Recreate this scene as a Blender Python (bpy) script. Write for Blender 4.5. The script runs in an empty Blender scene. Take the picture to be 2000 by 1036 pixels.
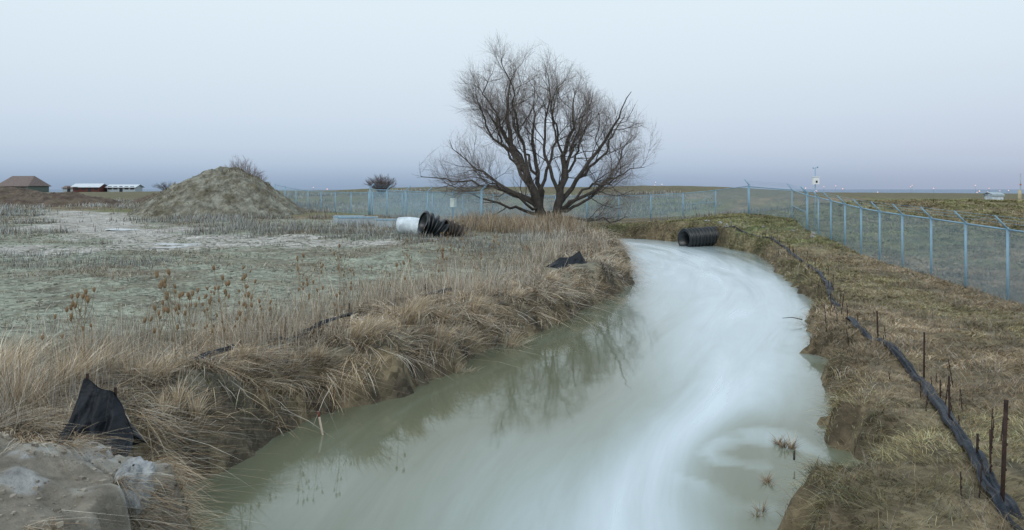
import bpy, math, random
import numpy as np
from mathutils import Vector
R=np.random.RandomState(7); random.seed(7)
scene=bpy.context.scene
COL=scene.collection
# ------------------------------------------------------------------ helpers
def link(o,parent=None):
    COL.objects.link(o)
    if parent is not None: o.parent=parent
    return o
def tag(o,label,cat,group=None):
    o["label"]=label; o["category"]=cat
    if group: o["group"]=group
    return o
def empty(name,loc,label,cat,group=None):
    o=bpy.data.objects.new(name,None); o.location=loc; o.empty_display_size=.3
    link(o); return tag(o,label,cat,group)
class MB:
    def __init__(s): s.V=[];s.Q=[];s.C=[];s.n=0
    def add(s,V,Q,C=None):
        V=np.asarray(V,float).reshape(-1,3);Q=np.asarray(Q,int).reshape(-1,4)
        s.V.append(V);s.Q.append(Q+s.n);s.n+=len(V)
        if C is None: C=np.ones((len(V),3))*.5
        C=np.asarray(C,float)
        if C.ndim==1: C=np.tile(C,(len(V),1))
        s.C.append(C)
    def mesh(s,name,mat,smooth=True,col=True):
        V=np.concatenate(s.V);Q=np.concatenate(s.Q);C=np.concatenate(s.C)
        me=bpy.data.meshes.new(name)
        me.vertices.add(len(V));me.vertices.foreach_set("co",V.astype(np.float32).ravel())
        me.loops.add(len(Q)*4);me.loops.foreach_set("vertex_index",Q.astype(np.int32).ravel())
        me.polygons.add(len(Q));me.polygons.foreach_set("loop_start",(np.arange(len(Q))*4).astype(np.int32))
        me.update(calc_edges=True)
        me.polygons.foreach_set("use_smooth",np.full(len(Q),smooth,dtype=bool))
        if col:
            a=me.color_attributes.new("Col",'FLOAT_COLOR','POINT')
            a.data.foreach_set("color",np.c_[C,np.ones(len(C))].astype(np.float32).ravel())
        if mat: me.materials.append(mat)
        return me
    def obj(s,name,mat,parent=None,smooth=True,loc=None):
        me=s.mesh(name,mat,smooth)
        o=bpy.data.objects.new(name,me)
        if loc is not None: o.location=loc
        return link(o,parent)
def gridquads(nr,nc,wrap=False):
    i=np.arange(nr-1)[:,None];j=np.arange(nc if wrap else nc-1)[None,:]
    j2=(j+1)%nc
    return np.stack([i*nc+j,i*nc+j2,(i+1)*nc+j2,(i+1)*nc+j],-1).reshape(-1,4)
def tubes(mb,P,rad,sides=6,C=None):
    P=np.asarray(P,float);rad=np.asarray(rad,float)
    M,K,_=P.shape
    T=np.gradient(P,axis=1);T/=np.linalg.norm(T,axis=2,keepdims=True)+1e-9
    mt=np.abs(T.mean(1));ref=np.zeros((M,3));ref[np.arange(M),mt.argmin(1)]=1
    N=np.cross(T,ref[:,None,:]);N/=np.linalg.norm(N,axis=2,keepdims=True)+1e-9
    B=np.cross(T,N)
    a=np.arange(sides)*2*np.pi/sides
    ring=N[:,:,None,:]*np.cos(a)[None,None,:,None]+B[:,:,None,:]*np.sin(a)[None,None,:,None]
    V=P[:,:,None,:]+ring*rad[:,:,None,None]
    q=gridquads(K,sides,True)
    Q=(q[None]+(np.arange(M)*K*sides)[:,None,None]).reshape(-1,4)
    if C is not None:
        C=np.asarray(C,float)
        if C.ndim==2: C=np.repeat(C,K*sides,axis=0)
    mb.add(V.reshape(-1,3),Q,C)
def cyl(mb,p0,p1,r0,r1=None,sides=10,cap=True,C=None):
    r1=r0 if r1 is None else r1
    p0=np.array(p0,float);p1=np.array(p1,float)
    if cap:
        d=(p1-p0)*1e-4
        tubes(mb,[[p0,p0+d,p1-d,p1]],[[1e-4,r0,r1,1e-4]],sides,C)
    else: tubes(mb,[[p0,p1]],[[r0,r1]],sides,C)
def box(mb,c,s,rz=0,C=None):
    c=np.array(c,float);s=np.array(s,float)/2
    v=np.array([[x,y,z] for x in(-1,1) for y in(-1,1) for z in(-1,1)])*s
    ca,sa=math.cos(rz),math.sin(rz)
    v=np.c_[v[:,0]*ca-v[:,1]*sa,v[:,0]*sa+v[:,1]*ca,v[:,2]]+c
    mb.add(v,[[0,1,3,2],[4,6,7,5],[0,4,5,1],[2,3,7,6],[0,2,6,4],[1,5,7,3]],C)
def _h(ix,iy,s):
    n=(ix*374761393+iy*668265263+s*974711)&0x7fffffff
    n=((n^(n>>13))*1274126177)&0x7fffffff
    return ((n^(n>>16))&0xffff)/65535.
def vn(x,y,s=0):
    x=np.asarray(x,float);y=np.asarray(y,float)
    ix=np.floor(x).astype(np.int64);iy=np.floor(y).astype(np.int64);fx=x-ix;fy=y-iy
    fx=fx*fx*(3-2*fx);fy=fy*fy*(3-2*fy)
    return (_h(ix,iy,s)*(1-fx)+_h(ix+1,iy,s)*fx)*(1-fy)+(_h(ix,iy+1,s)*(1-fx)+_h(ix+1,iy+1,s)*fx)*fy
def fbm(x,y,s=0,o=4):
    t=0;a=.5;n=0
    for k in range(o):
        t=t+a*vn(x*2**k+k*17.3,y*2**k-k*9.1,s+k);n+=a;a*=.5
    return t/n
def ss(a,b,x):
    t=np.clip((x-a)/(b-a),0,1);return t*t*(3-2*t)
# ------------------------------------------------------------------ layout
LB=[(-3.6,1.5),(-3.7,8.05),(-4.0,9.3),(-3.55,10.3),(-3.15,12.0),(-2.0,13.3),(-1.2,14.8),(-.95,16.1),(-.1,18),(.7,18.95),(1.5,20.8),(2.66,23.5),(4.67,29.2),(5.58,37.2),(6.35,44.3),(4.9,49),(3.4,53.5)]
RB=[(5.6,54.5),(9.6,52.5),(11.6,49),(12.6,45.6),(13.1,40.9),(11.8,34.8),(10.3,27.7),(9.2,22.8),(7.7,20.6),(7.55,18.9),(6.45,16.6),(6.65,15.0),(5.85,14.2),(5.3,12.6),(4.35,10.9),(4.6,9.9),(4.1,9.1),(3.35,8.7),(2.85,8.0),(2.7,1.5)]
POLY=np.array(LB+RB)
def sdist(x,y):
    x=np.asarray(x,float);y=np.asarray(y,float);sh=x.shape;x=x.ravel();y=y.ravel()
    d=np.full(x.shape,1e9);ins=np.zeros(x.shape,bool);n=len(POLY)
    for i in range(n):
        a=POLY[i];b=POLY[(i+1)%n];e=b-a
        t=np.clip(((x-a[0])*e[0]+(y-a[1])*e[1])/(e@e),0,1)
        d=np.minimum(d,np.hypot(x-a[0]-t*e[0],y-a[1]-t*e[1]))
        c=(a[1]>y)!=(b[1]>y)
        xx=a[0]+(y-a[1])*(b[0]-a[0])/((b[1]-a[1]) if b[1]!=a[1] else 1e-9)
        ins^=c&(x<xx)
    return np.where(ins,-d,d).reshape(sh)
CL0=np.array([(-.2,-3),(-.2,3),(-.1,8),(.4,10),(.9,12),(1.7,13.5),(2.6,16),(3.6,18.5),(4.8,21),(6,24),(7.4,29),(8.7,37),(8.8,44),(7.6,49),(4.3,53.3),(1,55)])
tt=np.linspace(0,len(CL0)-1,160);CL=np.c_[np.interp(tt,range(len(CL0)),CL0[:,0]),np.interp(tt,range(len(CL0)),CL0[:,1])]
for _ in range(40): CL[1:-1]=(CL[:-2]+2*CL[1:-1]+CL[2:])/4
def flow(x,y,L=CL):
    x=np.asarray(x,float);y=np.asarray(y,float);sh=x.shape;x=x.ravel();y=y.ravel()
    best=np.full(x.shape,1e9);u=np.zeros(x.shape);v=np.zeros(x.shape);s=0
    for i in range(len(L)-1):
        a=L[i];e=L[i+1]-a;l=np.hypot(*e)
        t=np.clip(((x-a[0])*e[0]+(y-a[1])*e[1])/(l*l),0,1)
        dx=x-a[0]-t*e[0];dy=y-a[1]-t*e[1];d=np.hypot(dx,dy);m=d<best
        best=np.where(m,d,best);u=np.where(m,s+t*l,u);v=np.where(m,np.sign(dx*e[1]-dy*e[0])*d,v);s+=l
    return u.reshape(sh),v.reshape(sh)
CTRL=np.array([(-4.5,8.5,1.0),(-3,3,1.3),(0,-3,2.0),(6,-3,1.8),(-10,0,1.6),(-10,8,1.1),(-4.5,13,.8),(-2.5,18,.75),(1,24,.7),(3,31,.7),(3.5,40,.7),(2.5,54,.45),(1,51,.5),(5,57,.45),(-15,20,.85),(-15,35,.75),(-30,30,.8),(-30,60,.9),(-2,50.6,.95),(-6,42,.9),(-13,71,1.0),(-25,80,.9),(-60,100,1.1),(-30,110,2.2),(-15,120,3.0),(0,66,.7),(7,69,.5),(18.6,66,.6),(10,60,.5),
(4.5,7,.5),(6,11,.45),(8,18,.42),(10,14,.45),(14.7,22.8,.26),(15.4,31,.41),(17.3,45,1.0),(19,52,1.6),(17.5,57,1.8),(15.5,50,1.6),(14,49.3,1.3),(14,44,.55),(10,22,.3),(12.5,33,.33),(9,6,.5),(20,20,.3),(25,30,.5),(24,45,1.3),(33,45,1.4),
(40,60,2.55),(33,60,2.65),(25.6,60,2.75),(28,75,3.0),(55,75,2.3),(28,150,3.9),(100,150,1.0),(7,95,2.2),(20,95,2.9),(0,150,3.7),(-15,150,3.6),(-60,150,2.4),(-150,250,1.9),(-80,250,2.3),(-220,250,1.9),(-120,130,1.6),(-60,50,1.0)],float)
def height(x,y,detail=True):
    x=np.asarray(x,float);y=np.asarray(y,float)
    num=0;den=0;s2=(np.clip(np.abs(y)*.07,1.2,12))**2
    for cx,cy,cz in CTRL:
        w=1/((x-cx)**2+(y-cy)**2+s2)**1.6
        num=num+w*cz;den=den+w
    h=num/den
    rr=np.hypot(x,y)
    far=ss(270,620,rr);h=h*(1-far)-12*far
    sd0=sdist(x,y)
    right=ss(-.5,.5,x-np.interp(y,CL0[:,1],CL0[:,0]))*(y<50)
    if detail:
        h=h+(fbm(x*.35,y*.35,3)-.5)*.32*np.where(rr<130,1,.6)*(1-.4*right)+(fbm(x*1.7,y*1.7,9,3)-.5)*.16*ss(90,20,rr)*(1-.35*right)
        h=h+(fbm(x*1.1,y*1.1,12,3)-.5)*.46*ss(3.2,1.2,sd0)*ss(70,25,rr)*(1-.5*right)
    sd=sd0+(fbm(x*.9,y*.9,21,3)-.5)*.6+(fbm(x*3,y*3,23,3)-.5)*(.3+.3*right)
    w=(1.0+.9*(fbm(x*.6,y*.6,33,2)-.5))*(1-.4*right)
    t=np.clip(sd/w,0,1);prof=1-(1-t)**(2.6+.4*right)
    lip=.12*np.exp(-((sd-w)/.5)**2)*(1-.4*right)
    hh=np.where(sd>0,h*prof+lip*(sd>0)*ss(0,.5,sd),np.maximum(-.8,sd*.9))
    return np.where(rr<90,hh,h)
def H(x,y): return float(height(np.array([x]),np.array([y]))[0])
CLEAR=[(-4.15,7.55,.66),(-3.95,6.9,.6),(2.0,27.,1.1),(2.05,25.9,1.0),(-3.5,12.4,.2)]
def clear(x,y):
    k=np.ones(len(x),bool)
    for a,b,r in CLEAR: k&=np.hypot(x-a,y-b)>r
    return k
# ------------------------------------------------------------------ materials
def nd(nt,t,**k):
    n=nt.nodes.new(t)
    for a,b in k.items():
        if hasattr(n,a): setattr(n,a,b)
    return n
def mat(name,color=None,rough=.8,var=.3,scale=3.,bump=.2,bscale=30.,attr=False,metal=0.,spec=.3,emit=None,color2=None,bdist=.05):
    m=bpy.data.materials.new(name);m.use_nodes=True;nt=m.node_tree;b=nt.nodes["Principled BSDF"]
    b.inputs["Roughness"].default_value=rough;b.inputs["Metallic"].default_value=metal
    b.inputs["Specular IOR Level"].default_value=spec
    tc=nd(nt,"ShaderNodeTexCoord")
    n=nd(nt,"ShaderNodeTexNoise");n.inputs["Scale"].default_value=scale;n.inputs["Detail"].default_value=6;n.inputs["Roughness"].default_value=.65
    nt.links.new(tc.outputs["Object"],n.inputs["Vector"])
    mr=nd(nt,"ShaderNodeMapRange");mr.inputs[1].default_value=.3;mr.inputs[2].default_value=.7
    mr.inputs[3].default_value=1-var;mr.inputs[4].default_value=1+var
    nt.links.new(n.outputs["Fac"],mr.inputs[0])
    vm=nd(nt,"ShaderNodeVectorMath",operation='MULTIPLY')
    if attr:
        at=nd(nt,"ShaderNodeAttribute");at.attribute_name="Col";nt.links.new(at.outputs["Color"],vm.inputs[0])
    elif color2 is not None:
        n2=nd(nt,"ShaderNodeTexNoise");n2.inputs["Scale"].default_value=scale*.45;n2.inputs["Detail"].default_value=8;n2.inputs["Roughness"].default_value=.7
        nt.links.new(tc.outputs["Object"],n2.inputs["Vector"])
        r=nd(nt,"ShaderNodeValToRGB");r.color_ramp.elements[0].position=.42;r.color_ramp.elements[1].position=.6
        r.color_ramp.elements[0].color=(*color,1);r.color_ramp.elements[1].color=(*color2,1)
        nt.links.new(n2.outputs["Fac"],r.inputs[0]);nt.links.new(r.outputs[0],vm.inputs[0])
    else: vm.inputs[0].default_value=color
    nt.links.new(mr.outputs[0],vm.inputs[1]);nt.links.new(vm.outputs[0],b.inputs["Base Color"])
    if bump:
        n3=nd(nt,"ShaderNodeTexNoise");n3.inputs["Scale"].default_value=bscale;n3.inputs["Detail"].default_value=7;n3.inputs["Roughness"].default_value=.65
        nt.links.new(tc.outputs["Object"],n3.inputs["Vector"])
        bp=nd(nt,"ShaderNodeBump");bp.inputs["Strength"].default_value=bump;bp.inputs["Distance"].default_value=bdist
        nt.links.new(n3.outputs["Fac"],bp.inputs["Height"]);nt.links.new(bp.outputs[0],b.inputs["Normal"])
    if emit:
        b.inputs["Emission Color"].default_value=(*emit[0],1);b.inputs["Emission Strength"].default_value=emit[1]
    return m
M_grass=mat("dry_grass",attr=True,rough=.85,var=.25,scale=1.2,bump=0,spec=.15)
M_bark=mat("willow_bark",attr=True,rough=.9,var=.35,scale=4,bump=.5,bscale=12,spec=.15)
M_galv=mat("galvanised_steel",(.25,.42,.55),rough=.5,metal=.0,var=.15,scale=5,bump=0,spec=.5)
M_blackpl=mat("black_corrugated_plastic",(.013,.018,.021),rough=.36,var=.5,scale=3,bump=.05,spec=.5)
M_fabric=mat("black_woven_geotextile",(.008,.012,.018),rough=.5,var=.5,scale=6,bump=.4,bscale=14,spec=.3)
M_silt=mat("blue_black_silt_fabric",(.008,.014,.025),rough=.45,var=.6,scale=5,bump=.4,bscale=12,spec=.32)
M_rust=mat("rusty_steel",(.045,.029,.024),rough=.9,var=.5,scale=12,bump=.3,bscale=60)
M_white=mat("weathered_white_paint",(.62,.70,.76),rough=.6,var=.25,scale=3,bump=.05)
M_conc=mat("pale_concrete",(.40,.47,.51),rough=.9,var=.25,scale=5,bump=.3)
# ------------------------------------------------------------------ ground
ypos=[-60,-40,-25,-15,-8,-4,-1,1.5,3];y=4.
while y<75: ypos.append(y);y+=max(.085,y*.009)
while y<4500: ypos.append(y);y*=1.035
ys=np.array(ypos)
xp=list(np.arange(-9,15,.10));x=15.;st=.15
while x<4500: xp.append(x);x+=st;st*=1.03
x=-9.;st=.15
while x>-4500: x-=st;st*=1.03;xp.insert(0,x)
xs=np.array(xp)
XX,YY=np.meshgrid(xs,ys)
ZZ=height(XX,YY)
sd=sdist(XX,YY);_,fv=flow(XX,YY);left=(fv<0)
def lerp(a,b,t): return a+(b-a)*t[...,None]
TR=np.array([(-75,112),(-52,89),(-36,66),(-27,50),(-19,42),(-12,39)]);TR2=np.array([(-40,32),(-25,32.5),(-17,36),(-9,39)])
def gcol(X,Y,sd,left,Z):
    n1=fbm(X*.5,Y*.5,41);n2=fbm(X*.12,Y*.12,42);n3=fbm(X*2.2,Y*2.2,43,3);n4=fbm(X*.3,Y*.8,44,4)
    c=np.zeros(X.shape+(3,))+np.array((.17,.155,.105));B=lambda v:np.broadcast_to(np.array(v),c.shape)
    fieldL=left&(Y<140)
    g=ss(.36,.56,n1*.5+n2*.5)*ss(2.5,6,sd)
    cl=lerp(lerp(B((.21,.20,.155)),B((.285,.31,.25)),g),B((.16,.14,.10)),ss(.5,.75,n3)*.6)
    cl=lerp(cl,B((.19,.18,.135)),ss(.48,.62,n4)*.7)
    _,v1=flow(X,Y,TR);_,v2=flow(X,Y,TR2);v=np.minimum(np.abs(v1)-3.3,np.abs(v2)-2.6)+(n1-.5)*7.5+(n3-.5)*2
    tm=ss(.9,-.7,v)
    cl=lerp(cl,lerp(B((.46,.45,.42)),B((.33,.315,.28)),ss(.4,.62,n3)),tm*.95)
    cr=lerp(B((.18,.15,.095)),B((.25,.20,.13)),ss(.4,.6,n1))
    cr=lerp(cr,B((.12,.105,.075)),ss(.54,.66,n3)*.7)
    cr=lerp(cr,B((.14,.17,.075)),ss(.46,.62,n2)*.6*ss(15,35,Y)+.8*np.exp(-((X-16.2)**2+(Y-50)**2)/18))
    c=np.where(fieldL[...,None],cl,cr)
    farf=ss(80,140,Y);c=lerp(c,B((.15,.14,.09)),farf*.8)
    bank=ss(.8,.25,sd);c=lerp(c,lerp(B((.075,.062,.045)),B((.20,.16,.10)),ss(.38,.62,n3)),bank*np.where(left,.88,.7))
    haze=ss(230,900,np.hypot(X,Y));c=lerp(c,B((.24,.30,.39)),haze)  # aerial haze painted into the far ground's colour, growing with distance
    return c,tm,g
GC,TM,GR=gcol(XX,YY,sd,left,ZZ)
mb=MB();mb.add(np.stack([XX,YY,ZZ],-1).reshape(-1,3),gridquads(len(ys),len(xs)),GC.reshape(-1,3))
def groundmat():
    m=mat("field_soil",attr=True,rough=.95,var=.3,scale=1.1,bump=.8,bscale=10,spec=.15)
    nt=m.node_tree;b=nt.nodes["Principled BSDF"]
    src=b.inputs["Base Color"].links[0].from_socket
    tc=nd(nt,"ShaderNodeTexCoord")
    v=nd(nt,"ShaderNodeTexVoronoi");v.inputs["Scale"].default_value=9;nt.links.new(tc.outputs["Object"],v.inputs["Vector"])
    sp=nd(nt,"ShaderNodeSeparateColor");nt.links.new(v.outputs["Color"],sp.inputs[0])
    n=nd(nt,"ShaderNodeTexNoise");n.inputs["Scale"].default_value=3;n.inputs["Detail"].default_value=10;n.inputs["Roughness"].default_value=.85
    nt.links.new(tc.outputs["Object"],n.inputs["Vector"])
    a=nd(nt,"ShaderNodeMath",operation='MULTIPLY_ADD');nt.links.new(sp.outputs[0],a.inputs[0]);a.inputs[1].default_value=.3;nt.links.new(n.outputs["Fac"],a.inputs[2])
    mr=nd(nt,"ShaderNodeMapRange");mr.inputs[1].default_value=.42;mr.inputs[2].default_value=.88;mr.inputs[3].default_value=.5;mr.inputs[4].default_value=1.5
    nt.links.new(a.outputs[0],mr.inputs[0])
    vm=nd(nt,"ShaderNodeVectorMath",operation='MULTIPLY');nt.links.new(src,vm.inputs[0]);nt.links.new(mr.outputs[0],vm.inputs[1])
    nt.links.new(vm.outputs[0],b.inputs["Base Color"])
    return m
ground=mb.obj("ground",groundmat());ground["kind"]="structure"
# ------------------------------------------------------------------ water
gx=np.arange(-5,16,.12);gy=np.arange(1.2,57,.12);WX,WY=np.meshgrid(gx,gy)
u,v=flow(WX,WY)
FC0=np.array([(.9,2),(1.15,8),(2.1,10.5),(3.5,12.9),(5.0,16.1),(6.4,21.2),(7.9,29.2),(8.8,40),(7.7,48),(5.5,52)])
t2=np.linspace(0,len(FC0)-1,90);FC=np.c_[np.interp(t2,range(len(FC0)),FC0[:,0]),np.interp(t2,range(len(FC0)),FC0[:,1])]
for _ in range(12): FC[1:-1]=(FC[:-2]+2*FC[1:-1]+FC[2:])/4
_,fv2=flow(WX,WY,FC)
wid=np.interp(WY,[2,8,11,14,18,24,32,60],[.7,.7,.65,.9,1.6,2.4,3.4,5])
lw=np.interp(WY,[2,8,11,14,18,24,32,60],[2.3,2.3,2.1,1.9,2.0,2.5,4,6])
core=np.exp(-(np.abs(fv2)/wid)**2.0)
apr=np.exp(-(np.maximum(0,-fv2)/lw)**2)*(fv2<0)+np.exp(-(np.maximum(0,fv2)/(wid*1.35))**2)*(fv2>=0)
foam=.38*core+.36*apr+.17*(fbm(WX*.5,WY*.28,301,3)-.3)
foam-=.22*np.exp(-((WX-.7)/1.6)**2-((WY-13.6)/3.4)**2)
ex,ey=3.2,10.2;er=np.hypot(WX-ex,(WY-ey)*.75);ea=np.arctan2(WY-ey,WX-ex)
inb=np.exp(-(er/1.7)**4)
foam=foam*(1-.9*inb*ss(-.1,.8,fv2))
edd=np.exp(-((er-.75)/.55)**2)*ss(.2,1,np.sin(ea*1+er*5.5+fbm(WX*1.5,WY*1.5,303,3)*5))
foam=np.clip(foam+.34*edd*ss(0,.6,fv2),0,1)
shore=-sdist(WX,WY)
foam=np.where(v<0,foam*(.5+.5*ss(-.1,1.,shore)),foam*(.62+.38*ss(-.05,.7,shore+.8*(fbm(WX*1.5,WY*1.5,305,3)-.5)+.3*ss(18,30,WY))))
pocket=np.exp(-((WX-4.15)/.7)**2-((WY-9.75)/.65)**2)+np.exp(-((WX-6.3)/.5)**2-((WY-15.2)/.7)**2);foam*=1-np.clip(pocket,0,1)
mb=MB();mb.add(np.stack([WX,WY,WX*0],-1).reshape(-1,3),gridquads(len(gy),len(gx)),np.stack([u/60,v/20+.5,foam],-1).reshape(-1,3))
def watermat():
    m=bpy.data.materials.new("silty_water");m.use_nodes=True;nt=m.node_tree;b=nt.nodes["Principled BSDF"];L=nt.links.new
    at=nd(nt,"ShaderNodeAttribute");at.attribute_name="Col";sp=nd(nt,"ShaderNodeSeparateXYZ");L(at.outputs["Vector"],sp.inputs[0])
    cb=nd(nt,"ShaderNodeCombineXYZ")
    a=nd(nt,"ShaderNodeMath",operation='MULTIPLY');a.inputs[1].default_value=60*.15;L(sp.outputs[0],a.inputs[0])
    c=nd(nt,"ShaderNodeMath",operation='MULTIPLY');c.inputs[1].default_value=20*1.2;L(sp.outputs[1],c.inputs[0])
    L(a.outputs[0],cb.inputs[0]);L(c.outputs[0],cb.inputs[1])
    n=nd(nt,"ShaderNodeTexNoise");n.inputs["Scale"].default_value=1;n.inputs["Detail"].default_value=5;n.inputs["Roughness"].default_value=.6;n.inputs["Distortion"].default_value=.6
    L(cb.outputs[0],n.inputs["Vector"])
    mr=nd(nt,"ShaderNodeMapRange");mr.inputs[1].default_value=.3;mr.inputs[2].default_value=.7;mr.inputs[3].default_value=-.19;mr.inputs[4].default_value=.19;L(n.outputs["Fac"],mr.inputs[0])
    fm=nd(nt,"ShaderNodeMath",operation='MULTIPLY_ADD');L(mr.outputs[0],fm.inputs[0])
    k=nd(nt,"ShaderNodeMath",operation='MULTIPLY_ADD');L(sp.outputs[2],k.inputs[0]);k.inputs[1].default_value=1.;k.inputs[2].default_value=.22
    L(k.outputs[0],fm.inputs[1]);L(sp.outputs[2],fm.inputs[2])
    r=nd(nt,"ShaderNodeValToRGB");e=r.color_ramp.elements
    e[0].position=0;e[0].color=(.165,.18,.12,1);e[1].position=1;e[1].color=(.70,.80,.86,1)
    x=e.new(.12);x.color=(.235,.27,.22,1);x=e.new(.36);x.color=(.345,.41,.395,1);x=e.new(.60);x.color=(.48,.57,.60,1)
    L(fm.outputs[0],r.inputs[0]);L(r.outputs[0],b.inputs["Base Color"])
    rr=nd(nt,"ShaderNodeMapRange");rr.inputs[1].default_value=.2;rr.inputs[2].default_value=.9;rr.inputs[3].default_value=.035;rr.inputs[4].default_value=.3;L(fm.outputs[0],rr.inputs[0])
    L(rr.outputs[0],b.inputs["Roughness"]);b.inputs["IOR"].default_value=1.48
    n2=nd(nt,"ShaderNodeTexNoise");n2.inputs["Scale"].default_value=1.4;n2.inputs["Detail"].default_value=2
    tc=nd(nt,"ShaderNodeTexCoord");L(tc.outputs["Object"],n2.inputs["Vector"])
    bp=nd(nt,"ShaderNodeBump");bp.inputs["Strength"].default_value=.04;bp.inputs["Distance"].default_value=.05;L(n2.outputs["Fac"],bp.inputs["Height"]);L(bp.outputs[0],b.inputs["Normal"])
    return m
water=mb.obj("water",watermat());water["kind"]="structure"
M_pud=mat("puddle_water",(.50,.53,.54),rough=.25,var=.1,bump=0,spec=.5)
for px,py,rx,ry in [(-16.2,36.2,1.5,1.5),(-24.5,50,1.4,1.8)]:
    a=np.linspace(0,2*np.pi,48,endpoint=False)[None];r_=np.array([0.001,.5,1.])[:,None]
    wob=1+.55*(fbm(np.cos(a)*1.6+px,np.sin(a)*1.6+py,331,3)-.5)*2
    X=px+np.cos(a)*r_*rx*wob;Y=py+np.sin(a)*r_*ry*wob;zz=float(height(X,Y).mean())-.01
    mb=MB();mb.add(np.stack([X,Y,X*0+zz],-1).reshape(-1,3),gridquads(3,48,True));o=mb.obj("puddle",M_pud);o["kind"]="structure"
# ------------------------------------------------------------------ grass
LV=np.array([0,.4,.75,1.]);WV=np.array([1,.85,.5,.06])
def blades(mb,x,y,z,h,w,dx,dy,lean,droop,C,colvar=.3):
    n=len(x)
    if n==0:return
    X=x[:,None]+dx[:,None]*(lean*h)[:,None]*LV**1.6
    Y=y[:,None]+dy[:,None]*(lean*h)[:,None]*LV**1.6
    Z=z[:,None]-.02+h[:,None]*(LV-droop[:,None]*LV**2)
    a=R.rand(n)*6.283;wx=(np.cos(a)*w)[:,None]*WV/2;wy=(np.sin(a)*w)[:,None]*WV/2
    V=np.stack([np.stack([X-wx,Y-wy,Z],-1),np.stack([X+wx,Y+wy,Z],-1)],2).reshape(-1,3)
    k=np.arange(3)*2;q=np.stack([k,k+1,k+3,k+2],-1)
    Q=(q[None]+(np.arange(n)*8)[:,None,None]).reshape(-1,4)
    c=C*(1+(R.rand(n,1)-.5)*2*colvar)
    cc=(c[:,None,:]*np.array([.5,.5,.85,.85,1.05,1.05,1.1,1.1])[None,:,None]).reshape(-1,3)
    mb.add(V,Q,cc)
def scatter(n,x0,x1,y0,y1,pw=1.5):
    out=[];got=0
    while got<n:
        m=n*3;t=R.rand(m)
        lo,hi=max(y0,3.),y1;e=2-pw
        if abs(e)<1e-3: yy=lo*(hi/lo)**t
        else: yy=(lo**e+(hi**e-lo**e)*t)**(1/e)
        xx=(R.rand(m)*2-1)*(yy*.72+1.5)
        k=(xx>x0)&(xx<x1);xx=xx[k];yy=yy[k];out.append(np.c_[xx,yy]);got+=len(xx)
    P=np.concatenate(out)[:n];k=clear(P[:,0],P[:,1]);P=P[k];return P[:,0],P[:,1]
def pal(n,cols,p=None):
    cols=np.array(cols);return cols[R.choice(len(cols),n,p=p)]
STRAW=(.60,.485,.33);TAN=(.43,.335,.225);BRN=(.23,.165,.11);GREY=(.44,.41,.355);PALE=(.66,.61,.51);OLV=(.21,.195,.105);ORG=(.42,.275,.155)
def towater(x,y):
    e=.3;gx=sdist(x+e,y)-sdist(x-e,y);gy=sdist(x,y+e)-sdist(x,y-e);l=np.hypot(gx,gy)+1e-6
    return -gx/l,-gy/l
def minw(d,k=.0006,b=.005): return np.maximum(b,d*k)
mudpatch=lambda x,y,s:((((x+3.85)**2+((y-10.4)/1.0)**2)<.45)|(((x+2.3)**2+((y-13.6)/.8)**2)<.12))&(s<.8)
mb=MB()
x,y=scatter(450000,-12,9,5,60,1.35)
s=sdist(x,y);_,fv=flow(x,y);cl=fbm(x*1.3,y*1.3,51,3);c2=fbm(x*3.1,y*3.1,57,2)
k=(fv<0)&(s>.0)&(s<3.2)&(R.rand(len(x))<np.clip(ss(.30,.54,cl*.55+c2*.45)*1.15+.06,0,1)*(.25+.75*ss(3.2,1.6,s))*(.35+.65*ss(.05,.5,s)))
k&=~(mudpatch(x,y,s)&(R.rand(len(x))<.85))
x=x[k];y=y[k];s=s[k];n=len(x);d=np.hypot(x,y);tx,ty=towater(x,y);a=fbm(x*1.3,y*1.3,52,2)*14
dn=.4+.5*ss(1.2,.4,s)
dx=tx*.8*dn+np.cos(a)*.9+R.randn(n)*.35;dy=ty*.8*dn+np.sin(a)*.9+R.randn(n)*.35
h=(.16+.46*R.rand(n))*(.35+1.3*fbm(x*1.1,y*1.1,53,3))
hue=fbm(x*1.1,y*1.1,54,3)[:,None];sat=ss(.4,.6,fbm(x*.5,y*.5,56,2))[:,None]
C=pal(n,[STRAW,TAN,BRN,ORG,GREY,PALE],[.24,.25,.15,.07,.18,.11])*(.35+1.3*hue)
C=C*(1-sat*.5)+C.mean(1,keepdims=True)*np.array((1.08,1.,.86))*sat*.5
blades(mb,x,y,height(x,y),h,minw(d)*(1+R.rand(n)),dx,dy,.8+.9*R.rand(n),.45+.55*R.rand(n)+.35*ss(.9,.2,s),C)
x,y=scatter(16000,-5,3,8,24,1.4);s=sdist(x,y);_,fv=flow(x,y);k=(fv<0)&(s>.1)&(s<1.3)&(fbm(x*2.2,y*2.2,58,2)>.66);x=x[k];y=y[k];n=len(x);a=R.rand(n)*6.28
blades(mb,x,y,height(x,y)+.02,.05+.07*R.rand(n),np.full(n,.012),np.cos(a),np.sin(a),.8+R.rand(n),.2+.3*R.rand(n),pal(n,[(.12,.2,.05),(.16,.22,.07)]))
o=mb.obj("bank_grass",M_grass);o["kind"]="stuff";tag(o,"long dry straw-coloured grass drooping over the stream bank","grass")
mb=MB()
x,y=scatter(330000,-20,9,6,62,1.3)
s=sdist(x,y);_,fv=flow(x,y);cl=fbm(x*.9,y*.9,61,3)
k=(fv<0)&(s>.9)&(s<6.3)&(R.rand(len(x))<.03+.6*ss(.42,.60,cl)*ss(6.3,2.8,s))
x=x[k];y=y[k];s=s[k];n=len(x);d=np.hypot(x,y);a=R.rand(n)*6.28
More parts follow.
